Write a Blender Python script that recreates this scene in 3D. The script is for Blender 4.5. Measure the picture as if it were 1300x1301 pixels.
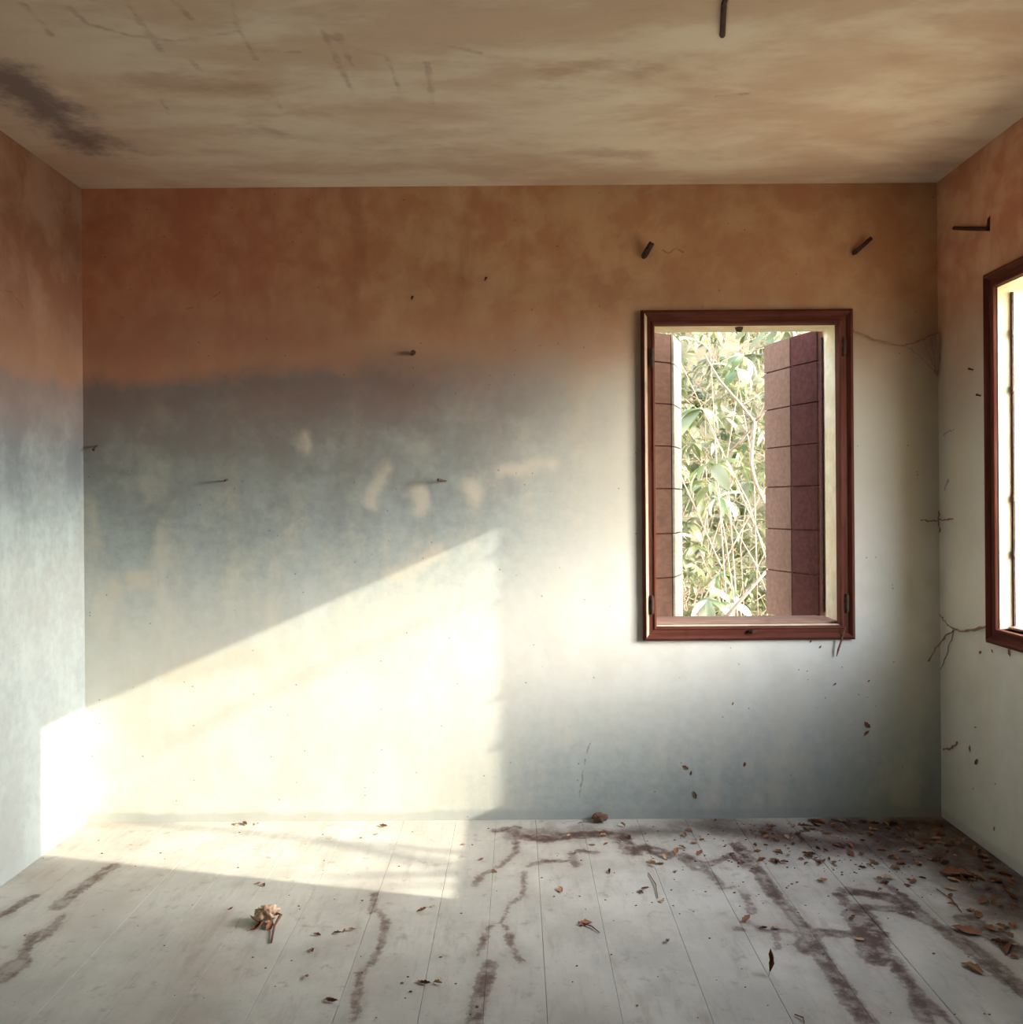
import bpy, bmesh, math, random
import numpy as np
from mathutils import Vector, Matrix

for o in list(bpy.data.objects):
    bpy.data.objects.remove(o, do_unlink=True)
S = bpy.context.scene
COL = S.collection

# ------------------------------------------------------------------ camera
# room axes: X right, Y away from the camera (back wall face at Y=0), Z up
D, CZ, F = 3.9, 1.425, 1100.0           # distance to back wall, eye height, focal length in px of a 1300 px frame
CX, CY, ROLL = 657.0, 639.5, 0.0074     # where the level line of sight meets the picture, roll
cam_d = bpy.data.cameras.new('camera')
cam_d.sensor_width = 36.0; cam_d.sensor_fit = 'HORIZONTAL'
cam_d.lens = F / 1300.0 * 36.0
cam_d.shift_x = -(CX - 650.0) / 1300.0
cam_d.shift_y = (CY - 650.5) / 1300.0
cam = bpy.data.objects.new('camera', cam_d); COL.objects.link(cam)
cam.matrix_world = Matrix.Translation((0, -D, CZ)) @ Matrix.Rotation(math.pi / 2, 4, 'X') @ Matrix.Rotation(-ROLL, 4, 'Z')
cam_d.clip_start = 0.02
S.camera = cam

def ray(px, py):
    dx, dy = (px - CX) / F, -(py - CY) / F
    c, s = math.cos(-ROLL), math.sin(-ROLL)
    return Vector((dx * c - dy * s, 1.0, dx * s + dy * c))
def on_y(px, py, Y=0.0):
    r = ray(px, py); return Vector((0, -D, CZ)) + r * (Y + D)
def on_z(px, py, Z=0.0):
    r = ray(px, py); return Vector((0, -D, CZ)) + r * ((Z - CZ) / r.z)
def on_x(px, py, X):
    r = ray(px, py); return Vector((0, -D, CZ)) + r * (X / r.x)

# ------------------------------------------------------------------ light
S.view_settings.view_transform = 'Standard'
S.view_settings.look = 'None'
S.view_settings.gamma = 1.0
S.view_settings.use_curve_mapping = False
S.view_settings.exposure = 0.42

SUN_TAN = 4.1        # run across the room per metre of depth
SLOPE = 0.43         # fall of the light per metre of width
sun_dir = Vector((-1.0, 1.0 / SUN_TAN, -SLOPE)).normalized()
sd = bpy.data.lights.new('sun', 'SUN'); sd.energy = 7.6; sd.angle = math.radians(0.55); sd.color = (1.0, 0.89, 0.70)
sun = bpy.data.objects.new('sun', sd); COL.objects.link(sun)
sun.rotation_euler = sun_dir.to_track_quat('-Z', 'Y').to_euler()
sun.location = (12, -3, 6)

W = bpy.data.worlds.new('sky'); S.world = W; W.use_nodes = True
wn = W.node_tree; wn.nodes.clear()
sky = wn.nodes.new('ShaderNodeTexSky'); sky.sky_type = 'NISHITA'; sky.sun_disc = False
sky.sun_elevation = math.asin(-sun_dir.z)
sky.sun_rotation = math.atan2(-sun_dir.x, -sun_dir.y)
sky.air_density = 1.0; sky.dust_density = 2.0; sky.ozone_density = 1.0
hs = wn.nodes.new('ShaderNodeHueSaturation'); hs.inputs['Saturation'].default_value = 0.5
bg = wn.nodes.new('ShaderNodeBackground'); bg.inputs['Strength'].default_value = 2.1
wo = wn.nodes.new('ShaderNodeOutputWorld')
tint = wn.nodes.new('ShaderNodeMix'); tint.data_type = 'RGBA'; tint.blend_type = 'MULTIPLY'; tint.inputs[0].default_value = 1.0
tint.inputs[7].default_value = (0.97, 1.0, 1.06, 1.0)      # thin cool haze
wn.links.new(sky.outputs[0], hs.inputs['Color']); wn.links.new(hs.outputs[0], tint.inputs[6]); wn.links.new(tint.outputs[2], bg.inputs[0]); wn.links.new(bg.outputs[0], wo.inputs[0])

# room sizes
XL, XR, H, T = -1.952, 1.902, 2.856, 0.22
YF = -5.6                                   # wall behind the camera
# openings: (a0, a1, z0, z1) in the wall's own run
WB = (0.612, 1.458, 0.868, 2.232)           # back window, along X
WR = (-1.35, -0.485, 0.915, 2.262)          # right window, along Y

# ------------------------------------------------------------------ node helper
class NT:
    def __init__(s, name):
        s.m = bpy.data.materials.new(name); s.m.use_nodes = True
        s.t = s.m.node_tree; s.t.nodes.clear()
        s.out = s.t.nodes.new('ShaderNodeOutputMaterial')
        g = s.t.nodes.new('ShaderNodeNewGeometry'); s.P = g.outputs['Position']; s.geo = g
    def put(s, sock, v):
        if isinstance(v, bpy.types.NodeSocket): s.t.links.new(v, sock)
        elif isinstance(v, (tuple, list, Vector)):
            v = tuple(v)
            if sock.type == 'RGBA' and len(v) == 3: v = v + (1.0,)
            sock.default_value = v
        else:
            sock.default_value = v
    def math(s, op, a, b=0.0, clamp=False):
        n = s.t.nodes.new('ShaderNodeMath'); n.operation = op; n.use_clamp = clamp
        s.put(n.inputs[0], a); s.put(n.inputs[1], b); return n.outputs[0]
    def vec(s, op, a, b=(0, 0, 0)):
        n = s.t.nodes.new('ShaderNodeVectorMath'); n.operation = op
        s.put(n.inputs[0], a); s.put(n.inputs[1], b); return n.outputs[0]
    def sep(s, v):
        n = s.t.nodes.new('ShaderNodeSeparateXYZ'); s.put(n.inputs[0], v); return n.outputs
    def noise(s, v, scale, detail=4.0, rough=0.55, dist=0.0, color=False):
        n = s.t.nodes.new('ShaderNodeTexNoise'); s.put(n.inputs['Vector'], v)
        n.inputs['Scale'].default_value = scale; n.inputs['Detail'].default_value = detail
        n.inputs['Roughness'].default_value = rough; n.inputs['Distortion'].default_value = dist
        return n.outputs['Color'] if color else n.outputs[0]
    def step(s, v, a, b, lo=0.0, hi=1.0):
        n = s.t.nodes.new('ShaderNodeMapRange'); n.interpolation_type = 'SMOOTHSTEP'
        s.put(n.inputs[0], v); s.put(n.inputs[1], a); s.put(n.inputs[2], b); s.put(n.inputs[3], lo); s.put(n.inputs[4], hi)
        return n.outputs[0]
    def mix(s, f, a, b, mode='MIX'):
        n = s.t.nodes.new('ShaderNodeMix'); n.data_type = 'RGBA'; n.blend_type = mode
        s.put(n.inputs[0], f); s.put(n.inputs[6], a); s.put(n.inputs[7], b); return n.outputs[2]
    def strokes(s, lines, P):
        """least (distance - radius) to a set of world-space polylines; lines: [(points, radius)]"""
        d = None
        for pts, r in lines:
            if len(pts) == 1: pts = [pts[0], (pts[0][0] + .001, pts[0][1], pts[0][2])]
            for a, b in zip(pts[:-1], pts[1:]):
                g = s.t.nodes.new('ShaderNodeGroup'); g.node_tree = SEG
                s.put(g.inputs[0], P); s.put(g.inputs[1], a); s.put(g.inputs[2], b); s.put(g.inputs[3], r)
                d = g.outputs[0] if d is None else s.math('MINIMUM', d, g.outputs[0])
        return d
    def attr(s, name):
        n = s.t.nodes.new('ShaderNodeAttribute'); n.attribute_name = name; return n.outputs['Fac']
    def bump(s, h, strength=0.3, dist=0.01):
        n = s.t.nodes.new('ShaderNodeBump'); n.inputs['Strength'].default_value = strength
        n.inputs['Distance'].default_value = dist; s.put(n.inputs['Height'], h); return n.outputs[0]
    def finish(s, color, rough=0.8, normal=None, spec=0.3, metal=0.0):
        b = s.t.nodes.new('ShaderNodeBsdfPrincipled'); s.put(b.inputs['Base Color'], color)
        s.put(b.inputs['Roughness'], rough); b.inputs['Specular IOR Level'].default_value = spec
        b.inputs['Metallic'].default_value = metal
        if normal is not None: s.put(b.inputs['Normal'], normal)
        s.t.links.new(b.outputs[0], s.out.inputs[0]); return s.m

def seg_group():
    t = bpy.data.node_groups.new('segment_distance', 'ShaderNodeTree')
    for nm, ty in (('P', 'NodeSocketVector'), ('A', 'NodeSocketVector'), ('B', 'NodeSocketVector'), ('R', 'NodeSocketFloat')):
        t.interface.new_socket(nm, in_out='INPUT', socket_type=ty)
    t.interface.new_socket('D', in_out='OUTPUT', socket_type='NodeSocketFloat')
    i = t.nodes.new('NodeGroupInput'); o = t.nodes.new('NodeGroupOutput')
    def vm(op, a, b=None):
        n = t.nodes.new('ShaderNodeVectorMath'); n.operation = op
        t.links.new(a, n.inputs[0])
        if b is not None: t.links.new(b, n.inputs[1])
        return n
    pa = vm('SUBTRACT', i.outputs[0], i.outputs[1]).outputs[0]
    ba = vm('SUBTRACT', i.outputs[2], i.outputs[1]).outputs[0]
    n1 = vm('DOT_PRODUCT', pa, ba).outputs['Value']; n2 = vm('DOT_PRODUCT', ba, ba).outputs['Value']
    dv = t.nodes.new('ShaderNodeMath'); dv.operation = 'DIVIDE'; dv.use_clamp = True
    t.links.new(n1, dv.inputs[0]); t.links.new(n2, dv.inputs[1])
    sc = t.nodes.new('ShaderNodeVectorMath'); sc.operation = 'SCALE'
    t.links.new(ba, sc.inputs[0]); t.links.new(dv.outputs[0], sc.inputs['Scale'])
    df = vm('SUBTRACT', pa, sc.outputs[0]).outputs[0]
    ln = vm('LENGTH', df).outputs['Value']
    sb = t.nodes.new('ShaderNodeMath'); sb.operation = 'SUBTRACT'
    t.links.new(ln, sb.inputs[0]); t.links.new(i.outputs[3], sb.inputs[1])
    t.links.new(sb.outputs[0], o.inputs[0])
    return t
SEG = seg_group()

def lines_on(fn, ox, oy, sc, data):
    return [([tuple(fn(ox + x / sc, oy + y / sc)) for x, y in pts], r) for pts, r in data]

def field(V, lines):
    """numpy: least (distance - radius) of points V to world polylines"""
    V = np.asarray(V, float); d = np.full(len(V), 9.0)
    for pts, r in lines:
        for a, b in zip(pts[:-1], pts[1:]):
            a, b = np.array(a), np.array(b); ba = b - a; h = np.clip(((V - a) @ ba) / max(ba @ ba, 1e-9), 0, 1)
            d = np.minimum(d, np.linalg.norm(V - a - h[:, None] * ba, axis=1) - r)
    return d
def set_field(me, name, lines):
    V = np.empty(len(me.vertices) * 3); me.vertices.foreach_get('co', V)
    at = me.attributes.new(name, 'FLOAT', 'POINT'); at.data.foreach_set('value', field(V.reshape(-1, 3), lines).astype(np.float32))
FIELDS = {}

# ------------------------------------------------------------------ materials: plaster
def plaster(name, which):
    n = NT(name); P = n.P; x, y, z = n.sep(P)
    warp = n.vec('MULTIPLY', n.vec('SUBTRACT', n.noise(P, 7, 3, color=True), (.5, .5, .5)), (.12, .12, .12))
    Pw = n.vec('ADD', P, warp)
    tall = n.vec('MULTIPLY', P, (1.0, 1.0, 0.28))
    big = n.noise(P, 1.6, 2); mid = n.noise(Pw, 4.5, 5, .6); fine = n.noise(P, 22, 3, .65)
    streak = n.noise(tall, 6.0, 5, .6)
    # old ochre wash above, limewash below
    up = n.mix(n.step(mid, .36, .66), (.56, .25, .15), (.70, .42, .26))
    if which == 'back': up = n.mix(n.step(x, -1.3, -.3), n.mix(n.step(mid, .36, .66), (.64, .265, .165), (.74, .38, .24)), n.mix(n.step(x, -.1, 1.0), n.mix(n.step(mid, .36, .66), (.66, .34, .19), (.77, .50, .29)), n.mix(n.step(mid, .36, .66), (.50, .26, .145), (.60, .38, .22))))
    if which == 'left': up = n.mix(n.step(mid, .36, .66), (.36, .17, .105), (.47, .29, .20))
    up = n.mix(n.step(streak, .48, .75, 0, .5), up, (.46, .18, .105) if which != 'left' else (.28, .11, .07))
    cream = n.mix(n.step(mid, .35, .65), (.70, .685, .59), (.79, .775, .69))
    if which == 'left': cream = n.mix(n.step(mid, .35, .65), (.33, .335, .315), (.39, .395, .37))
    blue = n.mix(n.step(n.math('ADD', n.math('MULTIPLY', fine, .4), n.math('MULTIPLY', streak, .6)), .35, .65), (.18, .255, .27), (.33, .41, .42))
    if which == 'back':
        side = n.step(x, .85, -.5)                        # the blue thins out towards the window
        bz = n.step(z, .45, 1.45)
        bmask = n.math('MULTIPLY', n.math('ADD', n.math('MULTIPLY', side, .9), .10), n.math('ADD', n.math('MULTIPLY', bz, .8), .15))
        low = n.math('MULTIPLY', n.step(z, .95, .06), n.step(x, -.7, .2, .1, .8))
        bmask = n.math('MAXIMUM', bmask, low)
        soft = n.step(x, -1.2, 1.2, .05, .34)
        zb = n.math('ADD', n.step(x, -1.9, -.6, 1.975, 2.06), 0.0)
    elif which == 'left':
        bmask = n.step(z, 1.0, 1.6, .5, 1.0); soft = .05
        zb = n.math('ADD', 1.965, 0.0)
    else:
        bmask = n.step(z, 1.1, .3, 0.05, .25); soft = .38
        zb = n.math('ADD', 1.95, 0.0)
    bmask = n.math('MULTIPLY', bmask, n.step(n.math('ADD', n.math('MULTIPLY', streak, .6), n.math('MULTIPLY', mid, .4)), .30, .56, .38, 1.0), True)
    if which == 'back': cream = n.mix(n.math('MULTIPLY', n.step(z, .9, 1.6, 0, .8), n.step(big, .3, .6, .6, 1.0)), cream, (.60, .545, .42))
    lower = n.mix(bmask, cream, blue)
    # grey tone, stronger towards the top of the limewash
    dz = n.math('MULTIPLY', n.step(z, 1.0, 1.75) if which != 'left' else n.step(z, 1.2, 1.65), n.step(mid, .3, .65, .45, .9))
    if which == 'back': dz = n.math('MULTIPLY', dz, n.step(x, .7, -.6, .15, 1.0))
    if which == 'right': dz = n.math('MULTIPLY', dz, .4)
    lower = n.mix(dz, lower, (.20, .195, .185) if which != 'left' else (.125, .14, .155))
    hz = n.math('MULTIPLY', n.step(z, 1.6, 1.95, 0, .8), n.step(big, .3, .6, .55, 1.0))
    if which == 'back': hz = n.math('MULTIPLY', hz, n.step(x, .6, -.5, .1, 1.0))
    if which == 'right': hz = n.math('MULTIPLY', hz, .3)
    lower = n.mix(hz, lower, (.215, .145, .125))
    # worn cream patches where the wash has come off
    if which == 'back':
        pat = lines_on(on_y, 0, 0, 1, [([(533, 630), (537, 645)], .045), ([(598, 624), (604, 630)], .04), ([(383, 550), (386, 572)], .02),
              ([(172, 738), (184, 742)], .045), ([(140, 742), (146, 745)], .03), ([(490, 595), (470, 640)], .025), ([(215, 860), (330, 830)], .04),
              ([(700, 590), (640, 600)], .03), ([(560, 700), (500, 730)], .03)])
        d = n.strokes(pat, Pw)
        lower = n.mix(n.step(d, .03, -.03, 0, .55), lower, (.60, .55, .44))
    up = n.mix(n.math('MULTIPLY', n.step(z, 2.55, 2.0, 0, .85), n.step(big, .25, .6, .6, 1.0)), up, {'back': (.33, .205, .14), 'right': (.42, .31, .23), 'left': (.27, .17, .12)}[which])  # ochre darkened low down to offset the stronger light there
    zb = n.math('ADD', zb, n.math('MULTIPLY', n.math('SUBTRACT', mid, .5), .22))
    mask = n.step(z, n.math('SUBTRACT', zb, soft), n.math('ADD', zb, soft))
    col = n.mix(mask, lower, up)
    # darker blue-grey band with an uneven top along the floor
    sk = n.step(n.math('ADD', z, n.math('MULTIPLY', n.math('SUBTRACT', mid, .5), .05)), .055, .03)
    col = n.mix(n.math('MULTIPLY', sk, .5 if which == 'back' else .3), col, (.33, .37, .37))
    # fly specks and small pits
    v = n.t.nodes.new('ShaderNodeTexVoronoi'); v.inputs['Scale'].default_value = 26; n.put(v.inputs['Vector'], P)
    rnd = n.sep(v.outputs['Color'])[0]
    sp = n.math('MULTIPLY', n.step(v.outputs['Distance'], .13, .06), n.math('GREATER_THAN', rnd, .82))
    col = n.mix(n.math('MULTIPLY', sp, .6), col, (.16, .09, .06))
    # hairline cracks
    if which == 'back':
        cr = lines_on(on_y, 0, 0, 1, [([(750, 946), (742, 975), (736, 1014)], .0012), ([(842, 318), (850, 322), (858, 315), (868, 320)], .002),
              ([(280, 370), (262, 384), (238, 392)], .0005)])
    elif which == 'left':
        cr = lines_on(lambda a, b: on_x(a, b, XL), 0, 0, 1, [([(0, 368), (16, 372), (30, 392)], .001)])
    else:
        cr = lines_on(lambda a, b: on_x(a, b, XR), 0, 0, 1, [([(1212, 545), (1199, 552)], .002), ([(1205, 610), (1200, 622)], .004)])
    wq = n.vec('ADD', P, n.vec('MULTIPLY', n.vec('SUBTRACT', n.noise(P, 18, 4, color=True), (.5, .5, .5)), (.03, .03, .03)))
    col = n.mix(n.step(n.strokes(cr, wq), .004, 0, 0, .5), col, (.17, .09, .06))
    hgt = n.noise(P, 9, 3, .65)
    return n.finish(col, .88, n.bump(hgt, .16, .008), .15)

def ceiling_mat():
    n = NT('ceiling_plaster'); P = n.P
    wide = n.vec('MULTIPLY', P, (.55, 1.25, 1.0))
    a = n.noise(wide, 2.6, 6, .62, .25); b = n.noise(wide, 7, 5, .6)
    col = n.mix(n.step(a, .36, .62), (.68, .52, .38), (.84, .74, .59))
    col = n.mix(n.step(b, .52, .75, 0, .4), col, (.55, .38, .25))
    x, y, z = n.sep(P)
    col = n.mix(n.step(x, -.9, -2.0, 0, .5), col, (.56, .37, .26))
    up = lambda px, py: on_z(px, py, H)
    cr = lines_on(up, 0, 0, 2, [([(320, 0), (360, 60), (410, 130)], .006), ([(180, 20), (220, 60), (330, 90), (450, 105), (600, 80)], .004),
          ([(590, 10), (600, 60), (650, 150)], .004), ([(820, 80), (860, 160), (900, 240)], .005), ([(860, 90), (895, 165)], .006),
          ([(820, 85), (920, 130), (980, 140), (1020, 240)], .004), ([(1085, 160), (1100, 265)], .006), ([(440, 0), (490, 50)], .004),
          ([(1110, 110), (1220, 135)], .004), ([(60, 10), (110, 60), (130, 90)], .005), ([(640, 130), (760, 132)], .003), ([(480, 150), (510, 180)], .005),
          ([(410, 255), (430, 290)], .005), ([(690, 240), (715, 275)], .003), ([(1820, 245), (1900, 238)], .003)])
    FIELDS['crack'] = cr
    jit = n.math('MULTIPLY', n.math('SUBTRACT', n.noise(P, 14, 5, .75), .5), .045)
    d = n.math('ADD', n.attr('crack'), jit)
    col = n.mix(n.math('MULTIPLY', n.step(d, .010, -.004), n.step(b, .38, .6, .08, .42)), col, (.30, .17, .11))
    smear = lines_on(up, 0, 0, 2, [([(1400, 200), (1500, 172), (1630, 188)], .02), ([(1480, 385), (1620, 395)], .018), ([(400, 215), (640, 225)], .05),
          ([(600, 330), (700, 335)], .01)])
    FIELDS['smear'] = smear
    col = n.mix(n.step(n.math('ADD', n.attr('smear'), n.math('MULTIPLY', n.math('SUBTRACT', n.noise(wide, 6, 5, .7), .5), .35)), .07, -.04, 0, .4), col, (.36, .19, .10))
    mold = lines_on(up, 0, 0, 2, [([(0, 190), (110, 270), (225, 365)], .09)])
    FIELDS['mould'] = mold
    dm = n.math('ADD', n.attr('mould'), n.math('MULTIPLY', n.math('SUBTRACT', n.noise(P, 7, 6, .7), .5), .4))
    col = n.mix(n.step(dm, .10, -.09, 0, .78), col, (.15, .105, .115))
    return n.finish(col, .9, n.bump(n.noise(wide, 5, 3, .6), .4, .012), .12)

def reveal_mat():
    n = NT('reveal_plaster'); a = n.noise(n.P, 14, 5, .6)
    col = n.mix(n.step(a, .35, .7), (.66, .56, .36), (.76, .69, .52))
    return n.finish(col, .85, n.bump(a, .3, .008), .15)

def floor_mat():
    n = NT('grey_floor_paint'); P = n.P; x, y, z = n.sep(P)
    lng = n.vec('MULTIPLY', P, (1.0, .22, 1.0))
    grain = n.noise(lng, 26, 5, .6); a = n.noise(P, 3.2, 5, .6); b = n.noise(P, 14, 5, .65); c = n.noise(lng, 5, 4, .6)
    inf = n.t.nodes.new('ShaderNodeObjectInfo').outputs['Random']
    col = n.mix(n.step(a, .35, .65), (.385, .385, .35), (.52, .525, .485))
    col = n.mix(n.math('MULTIPLY', n.step(n.noise(P, 1.3, 3), .42, .7), n.step(x, -.2, -1.6, .2, .8)), col, (.36, .28, .23))
    col = n.mix(n.step(inf, 0, 1, 0, .35), col, (.41, .41, .38))
    col = n.mix(n.step(grain, .52, .75, 0, .35), col, (.25, .225, .195))
    col = n.mix(n.step(b, .56, .72, 0, .6), col, (.25, .215, .19))
    dust_shade = lines_on(on_z, 0, 0, 1, [([(905, 1050), (1000, 1062), (1100, 1078), (1200, 1095), (1290, 1130)], .10), ([(1130, 1070), (1180, 1070), (1290, 1150)], .16), ([(660, 1058), (900, 1056)], .03), ([(1080, 1052), (1196, 1050), (1290, 1118)], .13)])  # leaf-litter brown plus the corner's shade, painted on the boards
    FIELDS['dust_shade'] = dust_shade
    dd = n.math('ADD', n.attr('dust_shade'), n.math('MULTIPLY', n.math('SUBTRACT', n.noise(P, 7, 6, .72), .5), .45))
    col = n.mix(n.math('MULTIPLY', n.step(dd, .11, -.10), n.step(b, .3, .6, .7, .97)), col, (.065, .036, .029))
    spk = n.noise(P, 75, 3, .6); col = n.mix(n.step(spk, .66, .74, 0, .5), col, (.18, .13, .11))
    col = n.mix(n.step(n.noise(lng, 11, 5, .7), .54, .72, 0, .45), col, (.27, .225, .19))
    st = lines_on(on_z, 850, 1000, 2.889, [
        ([(40, 260), (100, 300), (140, 310), (200, 370), (240, 365), (280, 400), (305, 460)], .007),
        ([(250, 210), (290, 260)], .02), ([(290, 260), (330, 310), (400, 410), (500, 520), (600, 680), (720, 850)], .022),
        ([(620, 390), (700, 480), (760, 570), (830, 640)], .012), ([(830, 640), (900, 740), (940, 850)], .018),
        ([(520, 530), (650, 540), (780, 540)], .022), ([(700, 470), (740, 560), (760, 620)], .05),
        ([(700, 440), (830, 450), (950, 490), (1050, 540), (1150, 610), (1290, 740)], .02),
        ([(60, 250), (130, 290), (230, 250), (280, 290)], .014), ([(130, 290), (190, 350)], .01),
        ([(650, 380), (800, 400), (870, 440)], .022), ([(390, 515), (470, 540), (520, 610)], .006), ([(470, 575), (505, 605)], .012),
        ([(390, 515), (400, 590)], .004), ([(280, 490), (350, 525)], .004), ([(250, 520), (265, 522)], .009), ([(770, 340), (860, 400), (950, 480)], .012),
        ([(950, 490), (1120, 620), (1290, 760)], .008), ([(1100, 490), (1280, 600)], .04), ([(930, 760), (1030, 860)], .004)])
    st += lines_on(on_z, 400, 1000, 2.889, [
        ([(220, 390), (212, 460)], .008), ([(235, 450), (260, 490), (245, 570), (215, 630), (170, 680), (155, 760), (150, 850)], .006),
        ([(640, 650), (610, 760), (585, 870)], .02), ([(740, 150), (740, 240), (680, 290), (620, 320), (585, 360)], .005),
        ([(770, 310), (765, 400), (710, 430), (690, 490), (710, 540), (730, 600), (760, 640)], .004), ([(690, 490), (640, 510), (600, 620)], .003),
        ([(790, 185), (860, 190)], .03), ([(900, 180), (1060, 170), (1120, 180), (1170, 240)], .034), ([(970, 235), (1040, 240)], .014),
        ([(780, 290), (840, 272), (940, 270), (960, 280)], .005), ([(940, 240), (960, 285)], .01), ([(1210, 220), (1290, 250)], .03), ([(670, 160), (740, 150)], .02)])
    st += lines_on(on_z, 0, 1000, 2.889, [
        ([(420, 285), (270, 390), (210, 440)], .018), ([(130, 540), (70, 640)], .012), ([(60, 650), (0, 700)], .035), ([(230, 470), (160, 560)], .008),
        ([(120, 400), (10, 470)], .012)])
    FIELDS['stain'] = [(p if len(p) > 1 else p * 2, r) for p, r in st]
    d = n.math('ADD', n.attr('stain'), n.math('ADD', n.math('MULTIPLY', n.math('SUBTRACT', n.noise(P, 28, 6, .8), .5), .06), n.math('MULTIPLY', n.math('SUBTRACT', n.noise(P, 7, 3), .5), .04)))
    stain = n.step(d, .013, -.012)
    col = n.mix(n.step(d, .05, 0, 0, .3), col, (.27, .215, .185))
    col = n.mix(n.math('MULTIPLY', stain, n.step(n.noise(P, 11, 5, .7), .38, .58, .3, .97)), col, (.085, .046, .037))
    tide = n.math('MULTIPLY', n.step(d, .012, .002), n.step(d, -.012, -.002)); col = n.mix(n.math('MULTIPLY', tide, .35), col, (.085, .045, .036))
    rough = n.step(stain, 0, 1, .62, .5)
    return n.finish(col, rough, n.bump(n.noise(lng, 26, 2, .6), .22, .006), .35)

def wood_mat(name, dark, light, rough=.6, axis='z', sc=1.0):
    n = NT(name)
    tc = n.t.nodes.new('ShaderNodeTexCoord').outputs['Object']
    k = {'z': (1, 1, .07), 'x': (.07, 1, 1), 'y': (1, .07, 1)}[axis]
    g = n.noise(n.vec('MULTIPLY', tc, k), 45 * sc, 5, .6); a = n.noise(tc, 9, 4, .6)
    col = n.mix(n.step(g, .35, .68), dark, light)
    col = n.mix(n.step(a, .55, .75, 0, .5), col, tuple(c * .6 for c in dark))
    return n.finish(col, rough, n.bump(g, .25, .004), .1)

def flat_mat(name, a, b, rough=.7, scale=30, metal=0.0, rand=False, spec=.3):
    n = NT(name); tc = n.t.nodes.new('ShaderNodeTexCoord').outputs['Object']
    f = n.step(n.noise(tc, scale, 4, .6), .35, .68)
    if rand:
        r = n.t.nodes.new('ShaderNodeObjectInfo').outputs['Random']
        f = n.math('ADD', n.math('MULTIPLY', f, .45), n.math('MULTIPLY', r, .55))
    return n.finish(n.mix(f, a, b), rough, None, spec, metal)

def leaf_mat(name, a, b, c, trans=.4, joined=False):
    n = NT(name)
    if joined: r = n.noise(n.P, 3.5, 3, .6); r = n.step(r, .3, .7)
    else: r = n.t.nodes.new('ShaderNodeObjectInfo').outputs['Random']
    col = n.mix(n.step(r, 0, .6), a, b); col = n.mix(n.step(r, .6, 1.0), col, c)
    p = n.t.nodes.new('ShaderNodeBsdfPrincipled'); n.put(p.inputs['Base Color'], col); p.inputs['Roughness'].default_value = .35
    p.inputs['Specular IOR Level'].default_value = .5
    t = n.t.nodes.new('ShaderNodeBsdfTranslucent'); n.put(t.inputs['Color'], n.mix(.25, col, (.45, .48, .12)))
    mx = n.t.nodes.new('ShaderNodeMixShader'); mx.inputs[0].default_value = trans
    n.t.links.new(p.outputs[0], mx.inputs[1]); n.t.links.new(t.outputs[0], mx.inputs[2]); n.t.links.new(mx.outputs[0], n.out.inputs[0])
    return n.m

M = {}
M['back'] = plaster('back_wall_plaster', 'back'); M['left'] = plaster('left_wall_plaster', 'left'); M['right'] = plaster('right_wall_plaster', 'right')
M['frontw'] = flat_mat('dark_front_plaster', (.20, .14, .10), (.36, .27, .19), .9, 3); M['ceil'] = ceiling_mat(); M['reveal'] = reveal_mat(); M['floor'] = floor_mat()  # unseen front wall coloured dark to cut bounced light
M['frame'] = wood_mat('red_brown_paint', (.085, .024, .015), (.135, .046, .031), .75)
M['frameh'] = wood_mat('red_brown_paint_level', (.085, .024, .015), (.135, .046, .031), .75, 'x')
M['framey'] = wood_mat('red_brown_paint_depth', (.085, .024, .015), (.135, .046, .031), .75, 'y')
M['shutter'] = wood_mat('shutter_paint', (.140, .076, .050), (.175, .098, .067), .7, 'x')
M['shutter_shaded'] = wood_mat('shaded_shutter_paint', (.060, .018, .014), (.085, .028, .022), .8, 'x')  # darker copy of the shutter paint; inner panel's shade put in its colour
M['worn'] = wood_mat('cream_frame_edge', (.30, .235, .16), (.46, .38, .28), .8)  # cream tone for one chamfer of the left stile
M['shutter_sunlit'] = wood_mat('sunlit_shutter_paint', (.52, .50, .40), (.66, .64, .54), .7, 'x')  # pale copy of the shutter paint; sunlight on one left panel as colour
M['sill'] = wood_mat('faded_sill_paint', (.30, .18, .14), (.44, .29, .23), .6, 'x')
M['iron'] = flat_mat('rusty_iron', (.035, .018, .014), (.09, .04, .028), .7, 60)
M['dark'] = flat_mat('dark_subfloor', (.035, .026, .022), (.06, .045, .035), .9)
M['render'] = flat_mat('outside_render', (.55, .48, .38), (.66, .60, .50), .9, 6)
M['dry'] = flat_mat('dry_leaf', (.11, .04, .022), (.33, .15, .075), .7, 40, rand=True)
M['drypale'] = flat_mat('pale_dry_leaf', (.32, .16, .09), (.56, .38, .24), .75, 40, rand=True)
M['husk'] = flat_mat('pale_husk', (.40, .24, .15), (.72, .58, .42), .8, 50)
M['stem'] = flat_mat('dry_stem', (.14, .06, .04), (.25, .12, .08), .8, 80)
M['stone'] = flat_mat('brown_stone', (.10, .05, .035), (.22, .12, .085), .8, 60)
M['web'] = flat_mat('dusty_web', (.27, .16, .125), (.38, .24, .19), .95, 60)
M['leafA'] = leaf_mat('green_leaf', (.08, .125, .045), (.21, .235, .15), (.43, .45, .39), .3)
M['leafB'] = leaf_mat('thicket_leaf', (.05, .075, .025), (.185, .19, .095), (.43, .40, .28), .3, True)
M['twig'] = flat_mat('tan_twig', (.16, .11, .065), (.36, .27, .18), .8, 20)
M['bark'] = flat_mat('sapling_bark', (.25, .17, .12), (.40, .30, .22), .8, 30)
M['bank'] = flat_mat('brush_covered_bank', (.045, .04, .018), (.11, .09, .05), .95, 2.5)
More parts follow.
